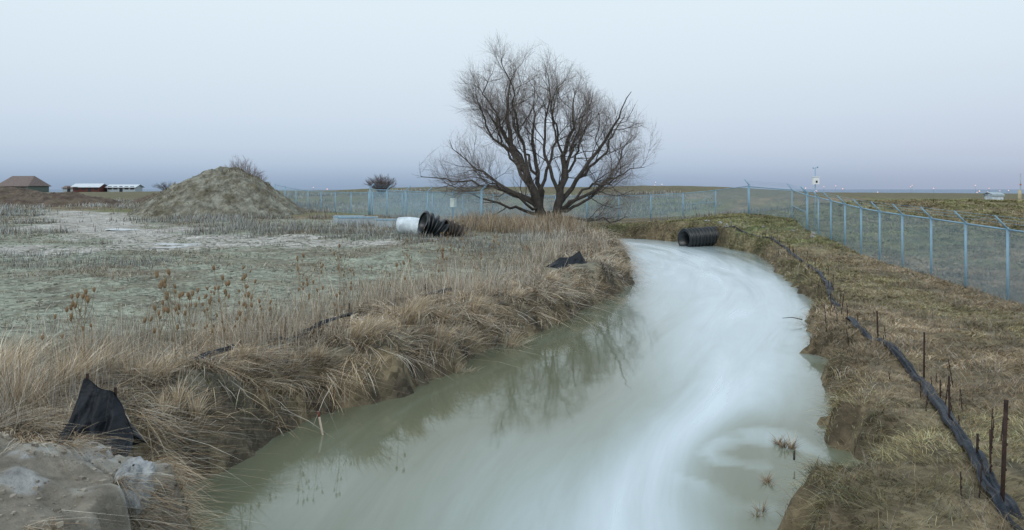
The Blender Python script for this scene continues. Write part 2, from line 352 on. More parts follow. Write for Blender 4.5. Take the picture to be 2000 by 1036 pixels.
blades(mb,x,y,height(x,y),(.15+.95*R.rand(n)**1.9)*(.5+.85*fbm(x*.4,y*.4,65,2))*(.45+.55*ss(5.5,2.8,s)),minw(d,.0005,.004),np.cos(a),np.sin(a),.1+.6*R.rand(n)**2,.1*R.rand(n),pal(n,[GREY,TAN,PALE,BRN],[.44,.16,.24,.16])*(.5+.85*fbm(x*.5,y*.5,62,2))[:,None])
# tall reeds round the willow's foot
n=9000;x=1.2+R.randn(n)*3.2;y=50.3+R.randn(n)*1.6;k=(sdist(x,y)>.5)&(fbm(x*.7,y*.7,68,2)>.36);x=x[k];y=y[k];n=len(x);a=R.rand(n)*6.28
blades(mb,x,y,height(x,y),(.4+.95*R.rand(n))*(.6+.7*fbm(x*.5,y*.5,69,2)),np.full(n,.028),np.cos(a),np.sin(a),.1+.4*R.rand(n),.1*R.rand(n),pal(n,[STRAW,TAN,GREY,BRN],[.25,.3,.25,.2])*.85)
o=mb.obj("dry_weeds",M_grass);o["kind"]="stuff";tag(o,"tangle of grey dry weed stalks along the stream","weeds")
mb=MB()
x,y=scatter(240000,-60,9,6,75,1.35)
s=sdist(x,y);_,fv=flow(x,y);_,tm,g=gcol(x,y,s,fv<0,s)
cl=fbm(x*.6,y*.6,71,4)
k=(fv<0)&(s>2)&(R.rand(len(x))<(.04+.7*ss(.5,.68,cl))*(1-.98*tm)*(1-.6*g))
x=x[k];y=y[k];n=len(x);d=np.hypot(x,y);a=R.rand(n)*6.28
blades(mb,x,y,height(x,y),(.03+.13*R.rand(n)**2)*(1+d/60),minw(d,.0007),np.cos(a),np.sin(a),.3+.8*R.rand(n),.2*R.rand(n),pal(n,[GREY,TAN,BRN,PALE,OLV],[.34,.14,.16,.12,.24])*.85)
x,y=scatter(230000,-90,22,25,120,.9)
s=sdist(x,y);_,fv=flow(x,y);_,tm,g=gcol(x,y,s,fv<0,s)
cl=fbm(x*.13,y*.26,73,4);c2=fbm(x*.9,y*.9,78,2)
k=((fv<0)|(y>56))&(s>1.5)&(R.rand(len(x))<ss(.47,.56,cl)*ss(.3,.55,c2)*(1-.96*tm))
x=x[k];y=y[k];c2=c2[k];n=len(x);d=np.hypot(x,y);a=R.rand(n)*6.28
hue=fbm(x*.12,y*.2,75,2)[:,None]
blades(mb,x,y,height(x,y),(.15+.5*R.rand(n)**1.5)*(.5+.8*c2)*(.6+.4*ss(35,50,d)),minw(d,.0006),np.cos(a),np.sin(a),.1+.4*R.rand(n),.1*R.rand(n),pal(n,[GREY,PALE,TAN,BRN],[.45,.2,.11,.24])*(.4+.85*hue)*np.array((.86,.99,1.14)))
o=mb.obj("field_weeds",M_grass);o["kind"]="stuff";tag(o,"patchy dry weeds and stubble over the gravelly field","weeds")
def lumps(mb,x,y,z,sz,cols,flat=.6):
    n=len(x);o8=np.array([[a,b,c] for a in(-1,1) for b in(-1,1) for c in(-1,1)],float)
    V=o8[None]*sz[:,None,None]*(.5+.6*R.rand(n,8,3));V[...,2]*=flat;an=R.rand(n)*6;c_,s_=np.cos(an)[:,None],np.sin(an)[:,None]
    V=np.stack([V[...,0]*c_-V[...,1]*s_+x[:,None],V[...,0]*s_+V[...,1]*c_+y[:,None],V[...,2]+z[:,None]],-1)
    q=np.array([[0,1,3,2],[4,6,7,5],[0,4,5,1],[2,3,7,6],[0,2,6,4],[1,5,7,3]])
    mb.add(V.reshape(-1,3),(q[None]+(np.arange(n)*8)[:,None,None]).reshape(-1,4),np.repeat(cols,8,axis=0))
mb=MB();x,y=scatter(34000,-40,6,8,44,1.2);s=sdist(x,y);_,fv=flow(x,y);_,tm,g=gcol(x,y,s,fv<0,s)
k=(fv<0)&(s>3)&(R.rand(len(x))<.15+.85*g)&(fbm(x*1.4,y*1.4,77,3)>.42);x=x[k];y=y[k];n=len(x)
lumps(mb,x,y,height(x,y)-.005,(.012+.034*R.rand(n)**3)*(1+np.hypot(x,y)/40),np.array((.33,.35,.29))*(.4+.85*R.rand(n,1)),.45)
o=mb.obj("gravel",M_grass,smooth=False);o["kind"]="stuff";tag(o,"pale greenish gravel lumps scattered across the field","gravel")
mb=MB()
x,y=scatter(450000,2,40,5,62,1.45)
s=sdist(x,y);_,fv=flow(x,y);cl=fbm(x*1.1,y*1.1,81,3);c2=fbm(x*3.3,y*3.3,83,2)
k=(fv>0)&(s>-.05)&(R.rand(len(x))<.15+.85*ss(.37,.58,cl*.6+c2*.4))
x=x[k];y=y[k];s=s[k];n=len(x);d=np.hypot(x,y);tx,ty=towater(x,y);nearb=ss(.8,.2,s)
a=fbm(x*1.5,y*1.5,88,2)*12+R.randn(n)*.9
hue=fbm(x*.8,y*.8,82,4);gg=np.clip(ss(.44,.62,fbm(x*.25,y*.25,86,3))*.5+.4*ss(25,45,y)+.5*np.exp(-((x-16.2)**2+(y-50)**2)/18),0,.85)[:,None]
C=pal(n,[TAN,BRN,OLV,ORG,STRAW,GREY],[.32,.24,.14,.07,.12,.11])
C=C*(1-gg)+C*np.array((.72,.92,.60))*gg
C=C*(.3+1.25*hue)[:,None]
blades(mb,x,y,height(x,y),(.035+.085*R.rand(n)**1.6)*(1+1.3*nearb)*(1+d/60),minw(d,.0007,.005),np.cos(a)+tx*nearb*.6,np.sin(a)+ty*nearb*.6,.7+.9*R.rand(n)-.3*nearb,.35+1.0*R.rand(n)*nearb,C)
x,y=scatter(60000,3,30,6,50,1.3)
s=sdist(x,y);_,fv=flow(x,y);cl=fbm(x*1.6,y*1.6,84,3)
k=(fv>0)&(s>.3)&(cl>.6);x=x[k];y=y[k];n=len(x);d=np.hypot(x,y);a=R.rand(n)*6.28
blades(mb,x,y,height(x,y),.1+.22*R.rand(n),minw(d,.0005,.004),np.cos(a),np.sin(a),.3+.7*R.rand(n),.2*R.rand(n),pal(n,[TAN,GREY,STRAW],[.4,.4,.2])*.75)
o=mb.obj("turf",M_grass);o["kind"]="stuff";tag(o,"short matted brown and olive turf beside the stream","grass")
def tussock(name,cx,cy,r,n,h,cols,label,z=None,comb=0.,cdir=(0,0)):
    mb=MB();m=max(3,int(r*6));ox=R.randn(m)*r*.42;oy=R.randn(m)*r*.42;hs=.6+.6*R.rand(m)
    j=R.randint(m,size=n);a=R.rand(n)*6.28;rr=np.abs(R.randn(n))*r*.14
    x=cx+ox[j]+np.cos(a)*rr;y=cy+oy[j]+np.sin(a)*rr
    zz=height(x,y) if z is None else np.full(n,z)
    l=.2+.9*R.rand(n);dx=np.cos(a)*(1-comb)+cdir[0]*comb*1.4+R.randn(n)*.2;dy=np.sin(a)*(1-comb)+cdir[1]*comb*1.4+R.randn(n)*.2
    blades(mb,x,y,zz,h*hs[j]*(.45+.6*R.rand(n)),np.full(n,max(.0045,.0005*math.hypot(cx,cy)))*(1+R.rand(n)),dx,dy,l,.1+.5*l*R.rand(n),pal(n,cols)*(.8+.3*hs[j])[:,None])
    o=mb.obj(name,M_grass);tag(o,label,"grass tuft","grass tussocks on the banks");return o
for cx,cy,r,n,h in [(-6.2,8.9,.9,1300,.9),(-5.4,9.6,.6,700,.8),(-6.8,9.6,.9,1100,.9),(-4.2,9.7,.3,300,.45),(-5.5,8.3,.5,600,.85),(-4.8,9.9,.4,500,.65)]:
    tussock("grass_tussock",cx,cy,r,n,h,[STRAW,PALE,TAN],"tall pale straw grass tussock on the bank",comb=.35,cdir=(.7,.2))
for cx,cy,r,n,h in [(-1.85,15.2,.7,800,.6),(-.85,17.4,.8,1000,.65),(-2.8,13.9,.6,700,.6),(-.1,19.6,.8,900,.65),(-3.6,12.7,.5,600,.5),(1.3,22.3,.6,700,.5),(3.4,28.5,.9,600,.5),(-1.4,16.3,.6,800,.7),(-4.0,11.6,.4,500,.45),(-2.4,14.6,.4,500,.55)]:
    tussock("grass_tussock",cx,cy,r,n,h,[STRAW,TAN,PALE,GREY],"arching brown grass tussock on the stream bank",comb=.65,cdir=(.8,-.5))
for cx,cy,r,n,h in [(3.8,10.6,.14,150,.26),(3.1,9.3,.10,70,.2),(2.75,8.5,.10,60,.2)]:
    tussock("grass_tussock",cx,cy,r,n,h,[TAN,BRN,BRN],"small drowned grass clump standing in the water",z=-.02)
# ------------------------------------------------------------------ teasels
M_teasel=mat("teasel",attr=True,rough=.9,var=.2,scale=20,bump=0)
def teaselmesh(seed):
    r=np.random.RandomState(seed);mb=MB();hh=.95+.45*r.rand()
    def head(p,d):
        s=.85+.5*r.rand();t=np.linspace(-1,1,7);d=d/np.linalg.norm(d)
        P=p+d*(t[:,None]*.036*s+.03);rad=np.sqrt(np.maximum(0.02,1-t**2))*.017*s
        tubes(mb,[P],[rad],7,np.array((.235,.16,.09)))
        for _ in range(5):
            a=r.rand()*6.28;q=p+np.array([math.cos(a)*.03,math.sin(a)*.03,.05+.04*r.rand()])
            cyl(mb,p,q,.0016,sides=3,cap=False,C=np.array((.27,.18,.10)))
    lean=r.randn(2)*.08;top=np.array([lean[0],lean[1],hh])
    P=np.array([[0,0,-.05],[lean[0]*.3,lean[1]*.3,hh*.5],top]);tubes(mb,[P],[[.007,.005,.004]],4,np.array((.3,.25,.18)));head(top,np.array([lean[0],lean[1],1.]))
    for _ in range(r.randint(1,5)):
        t=.45+.4*r.rand();b=P[0]*(1-t)+top*t;a=r.rand()*6.28;e=b+np.array([math.cos(a)*.13,math.sin(a)*.13,.15+.22*r.rand()])
        m=(b+e)/2+np.array([math.cos(a)*.03,math.sin(a)*.03,-.02]);tubes(mb,[[b,m,e]],[[.004,.0035,.003]],3,np.array((.3,.25,.18)));head(e,np.array([0,0,1.])+r.randn(3)*.15)
    return mb.mesh("teasel",M_teasel)
TM_=[teaselmesh(s) for s in range(10)]
tp=[]
for cx,cy,sx,sy,n in [(-4.3,11.3,.4,.8,14),(-4.4,9.8,.3,.5,9),(-3.9,13.5,.6,.8,9),(-3.5,17,.8,1.3,7),(-2.6,20,1.,1.5,10),(-1.2,25,1.2,2,14),(-.6,33,1.5,3,14)]:
    for _ in range(n): tp.append((cx+R.randn()*sx,cy+R.randn()*sy,.65+.45*R.rand()))
for p in [(5.9,9.9),(6.1,10.6),(5.6,8.7),(7.2,10.8),(5.3,7.6),(8.5,14.5),(6.6,12)]: tp.append((p[0],p[1],.5))
for (x,y,s) in tp:
    if sdist(np.array([x]),np.array([y]))[0]<.5: x-=1.2
    o=bpy.data.objects.new("teasel_plant",TM_[R.randint(10)]);o.location=(x,y,H(x,y));o.scale=(s*1.1,s*1.1,s);o.rotation_euler=(R.randn()*.08,R.randn()*.08,R.rand()*6)
    link(o);tag(o,"dead brown teasel stalk with spiny seed heads","teasel","dead teasels along the bank")
# ------------------------------------------------------------------ trees
def resample(pts,K):
    pts=np.array(pts,float);s=np.r_[0,np.cumsum(np.linalg.norm(np.diff(pts,axis=0),axis=1))];t=np.linspace(0,s[-1],K)
    P=np.c_[[np.interp(t,s,pts[:,i]) for i in range(3)]].T
    for _ in range(2): P[1:-1]=(P[:-2]+2*P[1:-1]+P[2:])/4
    return P
def children(P,rad,c,ratio,K,ang,rr,up,wob,tmin=.25,lmin=.2,r=R,rfl=.6):
    M,KP,_=P.shape;L=np.linalg.norm(np.diff(P,axis=1),axis=2).sum(1)
    pi=np.repeat(np.arange(M),c);n=len(pi);t=tmin+(1-tmin)*((np.tile(np.arange(c),M)+r.rand(n))/c)
    f=t*(KP-1);i=np.minimum(f.astype(int),KP-2);w=(f-i)[:,None]
    pos=P[pi,i]*(1-w)+P[pi,i+1]*w;tan=P[pi,i+1]-P[pi,i];tan/=np.linalg.norm(tan,axis=1,keepdims=True)+1e-9
    rv=r.randn(n,3);per=rv-(rv*tan).sum(1,keepdims=True)*tan;per/=np.linalg.norm(per,axis=1,keepdims=True)+1e-9
    A=(ang+.25*r.randn(n))[:,None];d=tan*np.cos(A)+per*np.sin(A)
    ln=np.maximum(lmin,L[pi]*ratio*(1.15-.65*t)*(.7+.6*r.rand(n)));seg=(ln/(K-1))[:,None]
    r0=(rad[pi,i]*(1-w[:,0])+rad[pi,i+1]*w[:,0])*rfl;r0=np.clip(r0,rr[1],rr[0])
    out=[pos];p=pos
    for k in range(K-1):
        d=d+r.randn(n,3)*wob;d[:,2]+=up;d/=np.linalg.norm(d,axis=1,keepdims=True);p=p+d*seg;out.append(p)
    return np.stack(out,1),r0[:,None]*np.linspace(1,.35,K)[None,:]
DARK=np.array((.078,.070,.062))
def willow():
    bx,by=2.6,54.;bz=H(bx,by)-.05
    root=empty("willow_tree",(bx,by,bz),"large bare willow with many spreading limbs beside the stream","tree")
    r=np.random.RandomState(5);S=.036
    def l(pts,d0,d1,r0,par=-1,r1=.018):
        n=len(pts);return [((p[0]-1070)*S,d0+(d1-d0)*(i/(n-1)),(440-p[1])*S) for i,p in enumerate(pts)],r0,r1,par
    limbs=[l([(1062,446),(1054,405),(1046,360),(1022,300),(1006,240),(1002,185),(1014,130)],0,-1.,.37),
     l([(1077,446),(1083,400),(1092,350),(1088,285),(1097,225),(1104,175)],0,-1.2,.35),
     l([(1020,306),(985,255),(962,205),(950,150)],-.5,1.2,.13,0),
     l([(1041,362),(998,312),(948,262),(915,215),(900,172)],-.2,-2.,.14,0),
     l([(1052,408),(1060,350),(1048,285),(1040,215),(1046,140)],.3,2.2,.20,0),
     l([(1046,385),(1000,352),(950,318),(908,280),(886,238)],0,2.2,.13,0),
     l([(1048,400),(990,372),(930,352),(880,334),(835,318)],0,-2.4,.13,0),
     l([(1050,408),(985,398),(925,386),(880,362),(842,345)],0,1.4,.11,0),
     l([(1095,345),(1116,280),(1136,222),(1150,175)],-.4,1.5,.13,1),
     l([(1088,396),(1112,345),(1142,288),(1168,232),(1184,190)],.2,-1.8,.17,1),
     l([(1118,335),(1160,292),(1192,250),(1212,212)],-.4,2.4,.10,9),
     l([(1088,400),(1138,366),(1184,320),(1218,280),(1240,250)],0,.6,.14,1),
     l([(1088,404),(1148,385),(1200,346),(1245,312)],0,2,.11,1),
     l([(1086,412),(1135,408),(1180,410),(1212,402)],0,-2.,.10,1),
     l([(1038,350),(1030,265),(1022,195),(996,125)],.6,-3.6,.10,0),
     l([(1092,305),(1078,245),(1070,200),(1078,165)],-.4,-3.6,.08,1),
     l([(1098,362),(1118,300),(1134,245),(1156,200)],0,4.6,.10,1),
     l([(1040,368),(1010,305),(978,248),(955,205)],0,4.4,.10,0),
     l([(1048,402),(995,380),(945,356),(900,342)],0,-4.2,.10,0),
     l([(1090,402),(1130,375),(1175,345),(1206,322)],0,-4.2,.10,1),
     l([(1034,345),(990,290),(962,240),(930,190)],-.2,-.4,.09,0),
     l([(1098,330),(1130,270),(1158,215),(1172,185)],-.3,.3,.09,1),
     l([(1090,375),(1068,315),(1058,255),(1068,195),(1060,150)],0,-1.6,.13,1),
     l([(1052,375),(1076,325),(1082,270),(1072,215),(1084,150)],0,1.8,.12,0),
     l([(1060,330),(1040,290),(1018,235),(1026,170)],.4,3.2,.09,4)]
    K=14;P=[];Rd=[]
    for pts,r0,r1,par in limbs:
        p=resample(pts,K);w=np.cumsum(r.randn(K,3)*.15,axis=0);w-=w[0];p=p+w
        if par>=0:
            q=P[par];qq=np.concatenate([q[:-1]*(1-t)+q[1:]*t for t in (0,.25,.5,.75)]);j=np.argmin(np.linalg.norm(qq-p[0],axis=1));off=qq[j]-p[0]
            p=p+off*np.linspace(1,0,K)[:,None]**1.5
        P.append(p);Rd.append(r0*(np.linspace(1,0,K)**1.0)+r1)
    P=np.array(P);Rd=np.array(Rd)
    mb=MB();tubes(mb,P,Rd,9,DARK)
    for ox,oy,rr in [(-.28,0,.34),(.22,-.1,.38),(0,.22,.34),(-.0,-.22,.30)]:
        p=np.array([(ox*1.5,oy*1.5,-.5),(ox*1.2,oy,.1),(ox,oy,.5),(ox*1.0,oy*.8,1.),(ox*1.3,oy*.8,1.3)]);tubes(mb,[p],[[rr*1.5,rr*1.15,rr*1.0,rr*.7,rr*.25]],10,DARK*1.05)
    ENV=(np.array([(806,335),(822,300),(860,262),(860,200),(880,138),(926,93),(985,70),(1045,68),(1078,86),(1092,108),(1115,110),(1152,140),(1195,158),(1228,195),(1268,232),(1284,290),(1276,345),(1244,392),(1185,425),(960,428),(880,392)],float)-[1070,440])*[S,-S]
    def inside(p):
        x=p[:,0]+.3*r.randn(len(p));z=p[:,2]+.3*r.randn(len(p));ins=np.zeros(len(p),bool)
        for i in range(len(ENV)):
            a=ENV[i];b=ENV[(i+1)%len(ENV)];c=(a[1]>z)!=(b[1]>z);ins^=c&(x<a[0]+(z-a[1])*(b[0]-a[0])/(b[1]-a[1]+1e-9))
        return ins&(np.hypot(x*.72,p[:,1])<7.)
    def prune(A,q): k=inside(A[:,-1])&inside(A[:,len(A[0])//2]);return A[k],q[k]
    A1,r1=children(P,Rd,9,.38,9,.64,(.040,.013),.04,.18,.25,r=r,rfl=.45);A1,r1=prune(A1,r1)
    tubes(mb,A1,r1,5,DARK)
    mb.obj("trunk",M_bark,root)
    mb=MB()
    A2,r2=children(A1,r1,7,.6,6,.55,(.012,.007),.05,.13,.15,r=r,lmin=1.0);A2,r2=prune(A2,r2);tubes(mb,A2,r2,4,DARK*1.5)
    A2b,r2b=children(P,Rd,11,.17,6,.7,(.014,.008),.05,.14,.35,r=r,lmin=1.);A2b,r2b=prune(A2b,r2b);tubes(mb,A2b,r2b,4,DARK*1.5)
    A2=np.concatenate([A2,A2b]);r2=np.concatenate([r2,r2b])
    A3,r3=children(A2,r2,6,.65,4,.5,(.0056,.0045),.05,.10,.1,lmin=.78,r=r);A3,r3=prune(A3,r3);tubes(mb,A3,r3,3,np.array((.20,.17,.15)))
    A4,r4=children(A3,r3,2,.7,3,.45,(.0042,.0037),.03,.08,.3,lmin=.65,r=r);A4,r4=prune(A4,r4);tubes(mb,A4,r4,3,np.array((.29,.25,.23)))
    mb.obj("crown",M_bark,root)
willow()
def bush(x,y,z,hgt,rad,n,label,col):
    r=np.random.RandomState(int(abs(x)*10));root=empty("bare_shrub",(x,y,z),label,"shrub")
    a=r.rand(n)*6.28;q=np.sqrt(r.rand(n));e=np.stack([np.cos(a)*q*rad,np.sin(a)*q*rad,hgt*(1-.45*q**2)*(.8+.2*r.rand(n))],1)
    P=np.stack([e*0,e*np.array([.35,.35,.5]),e],1);P[:,1]+=r.randn(n,3)*.15;rd=np.tile([.05,.03,.015],(n,1))
    mb=MB();tubes(mb,P,rd,4,np.array(col));mb.obj("stem",M_bark,root)
    A,ra=children(P,rd,9,.25,4,.5,(.018,.012),.08,.1,.4,lmin=.5,r=r);mb=MB();tubes(mb,A,ra,3,np.array(col)*1.3)
    B,rb=children(A,ra,5,.6,3,.5,(.012,.010),.08,.1,.2,lmin=.4,r=r);tubes(mb,B,rb,3,np.array(col)*1.6);mb.obj("crown",M_bark,root)
bush(-31.,88,H(-31,88),5.7,2.6,110,"leafless grey shrub standing behind the gravel mound",(.24,.22,.23))
bush(-18.4,108,H(-18.4,108),2.9,2.4,55,"low dark leafless shrub in the field beyond the fence",(.12,.10,.10))
bush(-108,240,H(-108,240),3.2,4,40,"leafless shrub beside the farm buildings",(.14,.14,.15))
# ------------------------------------------------------------------ mounds
def mound(name,cx,cy,rx,ry,h,m,prof=1.5,seed=0,bumps=[],nr=60,na=120,rough=.5):
    r=np.linspace(0,1.1,nr)[:,None];a=np.linspace(0,2*np.pi,na,endpoint=False)[None]
    X=cx+r*np.cos(a)*rx;Y=cy+r*np.sin(a)*ry
    f=np.cos(np.clip(r,0,1)*np.pi/2)**prof+0*a
    Z=f*h
    for bx,by,br,bh in bumps: Z=Z+bh*np.exp(-(((X-bx)/br)**2+((Y-by)/br)**2))*ss(0,.3,f)
    Z=Z*(1+.22*(fbm(X*.5,Y*.5,seed)-.5))+(fbm(X*1.5,Y*1.5,seed+5,5)-.5)*rough*ss(0,.3,f)-.25*(r>1.)
    Z=Z+height(X,Y,False)-.1
    mb=MB();mb.add(np.stack([X,Y,Z],-1).reshape(-1,3),gridquads(nr,na,True));o=mb.obj(name,m);o["kind"]="structure"
    return X.ravel(),Y.ravel(),Z.ravel(),f.ravel()
M_gravel=mat("mound_gravel",(.29,.29,.24),color2=(.15,.135,.095),rough=.95,var=.6,scale=1.7,bump=1.,bscale=3,bdist=.3)
mx,my,mz,mf=mound("gravel_mound",-28.6,75.,8.3,7.4,4.3,M_gravel,.95,5,[(-27.2,74,2.5,.4),(-24.8,73,1.8,.35),(-32,74,2.4,-.3)],nr=110,na=260,rough=.6)
mb=MB();k=R.choice(len(mx),9000);x=mx[k]+R.randn(9000)*.08;y=my[k];z=mz[k];kk=(mf[k]>.02)&(mf[k]<.96)&(fbm(x*.5,y*.5,99)>.45);x=x[kk];y=y[kk];z=z[kk];n=len(x);a=R.rand(n)*6.28
blades(mb,x,y,z,.08+.22*R.rand(n)**2,np.full(n,.04),np.cos(a),np.sin(a),.5*R.rand(n)+.2,.2*R.rand(n),pal(n,[GREY,OLV,TAN,BRN,OLV])*.7)
o=mb.obj("mound_weeds",M_grass);o["kind"]="stuff";tag(o,"sparse dry weeds on the gravel mound","weeds")
M_dirt=mat("dark_dirt",(.09,.066,.055),color2=(.14,.115,.085),rough=.95,var=.4,scale=1.5,bump=.6,bscale=4)
mound("dirt_mound",-72,108,10,5,2.3,M_dirt,.9,15,nr=40,na=90,rough=.9)
mound("dirt_mound",-58,98,9,5,1.7,M_dirt,.9,16,nr=40,na=90,rough=.9)
mound("dirt_mound",-47,112,9,5,1.6,M_dirt,.9,17,nr=40,na=90,rough=.9)
M_clay=mat("grey_clay",attr=True,rough=.95,var=.3,scale=6,bump=1.,bscale=14,bdist=.06,spec=.15)
gx=np.arange(-7.5,-2.0,.018);gy=np.arange(3.4,7.4,.018);X,Y=np.meshgrid(gx,gy)
e=X+2.86+.75*(fbm(X*1.9,Y*1.9,91,6)-.5)*2-.1*(Y-5);b=Y-6.35+.45*(fbm(X*1.6,Y*1.6,92,6)-.5)*2+.02*(X+5)**2
top=1.60-.015*(X+4)**2+.16*(fbm(X*1.2,Y*1.2,93)-.5)-.22*ss(-3.7,-2.9,X)
f=np.minimum(ss(.6,-.04,e),ss(.3,-.05,b))
base=height(X,Y)-.15
edge=np.sin(np.pi*np.clip(f,0,1))
rid=1-np.abs(fbm(X*2.2,Y*2.2,94,6)-.5)*5
Z=base+(top-base)*f+rid*(.03+.10*edge)+(fbm(X*5,Y*5,95,6)-.5)*(.10+.34*edge)
cr=np.abs(fbm(X*1.3,Y*1.3,96,5)-.5);crack=ss(.018,0,cr);Z-=crack*.11*f
n1=fbm(X*2.0,Y*2.0,191,6);n2=fbm(X*11,Y*11,192,4)
B=lambda v_:np.broadcast_to(np.array(v_),X.shape+(3,))
cc=lerp(B((.41,.395,.35)),B((.22,.195,.155)),np.clip(ss(.44,.60,n1)*.8+.5*edge*ss(.35,.6,n2),0,1))
cc=lerp(cc,B((.52,.55,.57)),ss(.60,.72,fbm(X*3,Y*3,193,4))*.5)*(.8+.4*n2[...,None])
mb=MB();mb.add(np.stack([X,Y,Z],-1).reshape(-1,3),gridquads(len(gy),len(gx)),cc.reshape(-1,3));o=mb.obj("clay_bank",M_clay);o["kind"]="structure"
fr,xr,yr,zr=f.ravel(),X.ravel(),Y.ravel(),Z.ravel()
mb=MB();idx=np.where((fr>.05)&(xr<-2.3)&(yr>4.2)&(fbm(xr*2,yr*2,194,3)>.48))[0];k=R.choice(idx,2200);sz=.004+.022*R.rand(2200)**4
lumps(mb,xr[k],yr[k],zr[k]+sz*.2,sz,np.array((.33,.30,.25))*(.5+.8*R.rand(2200,1)),.8);o=mb.obj("soil_crumbs",M_grass,smooth=False);o["kind"]="stuff";tag(o,"dry clods and crumbs of pale clay","soil crumbs")
mb=MB();idx=np.where((fr>.01)&(fr<.99)&(xr>-4.6)&(yr>4.2))[0];k=R.choice(idx,30000);x=xr[k];y=yr[k];z=zr[k]
m=(fbm(x*1.8,y*1.8,97,4)>.60-.20*ss(-3.9,-2.8,x));x=x[m];y=y[m];z=z[m];n=len(x);a=fbm(x*2,y*2,195,2)*12
blades(mb,x,y,z,.08+.26*R.rand(n),np.full(n,.0045),.6+np.cos(a)*.7+R.randn(n)*.4,np.sin(a)*.7-.1+R.randn(n)*.4,.6+.7*R.rand(n),.6+.8*R.rand(n),pal(n,[STRAW,TAN,ORG,BRN,PALE])*.95)
o=mb.obj("clay_bank_grass",M_grass);o["kind"]="stuff";tag(o,"dry orange grass hanging down the clay bank","grass")
def rock(name,x,y,z,s,m,label,seed,sq=(1,1,.7)):
    nr,na=18,26;th=np.linspace(0.02,np.pi-.02,nr)[:,None];a=np.linspace(0,2*np.pi,na,endpoint=False)[None]
    V=np.stack([np.sin(th)*np.cos(a),np.sin(th)*np.sin(a),np.cos(th)+0*a],-1)
    V=np.sign(V)*np.abs(V)**.7
    rr=1+1.2*(fbm(V[...,0]*1.6+seed,V[...,1]*1.6+V[...,2]*2.1+seed,seed,5)-.5)
    V=V*rr[...,None]*s*np.array(sq)/2
    mb=MB();mb.add(V.reshape(-1,3),gridquads(nr,na,True));o=mb.obj(name,m,smooth=False,loc=(x,y,z));o.rotation_euler=(R.randn()*.3,R.randn()*.3,seed);tag(o,label,"rock","broken rocks on the banks");return o
M_rock=mat("pale_broken_rock",(.44,.47,.49),color2=(.28,.28,.26),rough=.9,var=.5,scale=9,bump=1.,bscale=14)
rock("concrete_rock",-2.92,5.95,1.26,.34,M_rock,"pale broken concrete chunk embedded in the clay bank",3,(.7,.8,1.0))
for i in range(12):
    x=13.4+R.randn()*.7;y=48.3+R.randn()*1.0
    if R.rand()<.3: x=15.2+R.rand()*2;y=38+R.rand()*9
    rock("rubble_stone",x,y,H(x,y)+.02,.12+.16*R.rand(),M_rock,"small pale stone on the slope above the culvert",10+i)
# ------------------------------------------------------------------ fences
def chainmat():
    m=bpy.data.materials.new("chain_link");m.use_nodes=True;nt=m.node_tree;L=nt.links.new;b=nt.nodes["Principled BSDF"]
    b.inputs["Base Color"].default_value=(.33,.51,.63,1);b.inputs["Roughness"].default_value=.5
    at=nd(nt,"ShaderNodeAttribute");at.attribute_name="Col";sp=nd(nt,"ShaderNodeSeparateXYZ");L(at.outputs["Vector"],sp.inputs[0])
    def line(sign):
        a=nd(nt,"ShaderNodeMath",operation='MULTIPLY_ADD');L(sp.outputs[2],a.inputs[0]);a.inputs[1].default_value=sign;L(sp.outputs[0],a.inputs[2])
        q=nd(nt,"ShaderNodeMath",operation='MULTIPLY');L(a.outputs[0],q.inputs[0]);q.inputs[1].default_value=1/.075
        fr=nd(nt,"ShaderNodeMath",operation='FRACT');L(q.outputs[0],fr.inputs[0])
        lt=nd(nt,"ShaderNodeMath",operation='LESS_THAN');L(fr.outputs[0],lt.inputs[0]);lt.inputs[1].default_value=.175;return lt
    a=line(1);c=line(-1);mx=nd(nt,"ShaderNodeMath",operation='MAXIMUM');L(a.outputs[0],mx.inputs[0]);L(c.outputs[0],mx.inputs[1])
    tr=nd(nt,"ShaderNodeBsdfTransparent");ms=nd(nt,"ShaderNodeMixShader");L(mx.outputs[0],ms.inputs[0]);L(tr.outputs[0],ms.inputs[1]);L(b.outputs[0],ms.inputs[2])
    L(ms.outputs[0],nt.nodes["Material Output"].inputs["Surface"]);return m
M_chain=chainmat()
def postmesh(h,r,arm,aside,bury=.3):
    mb=MB();cyl(mb,(0,0,-bury),(0,0,h),r,sides=10);cyl(mb,(0,0,h),(0,0,h+.05),r*1.25,r*.6,sides=10)
    if arm:
        cyl(mb,(0,0,h),(aside[0]*.42,aside[1]*.42,h+.40),r*.75,r*.6,sides=6)
    return mb.mesh("post",M_galv)
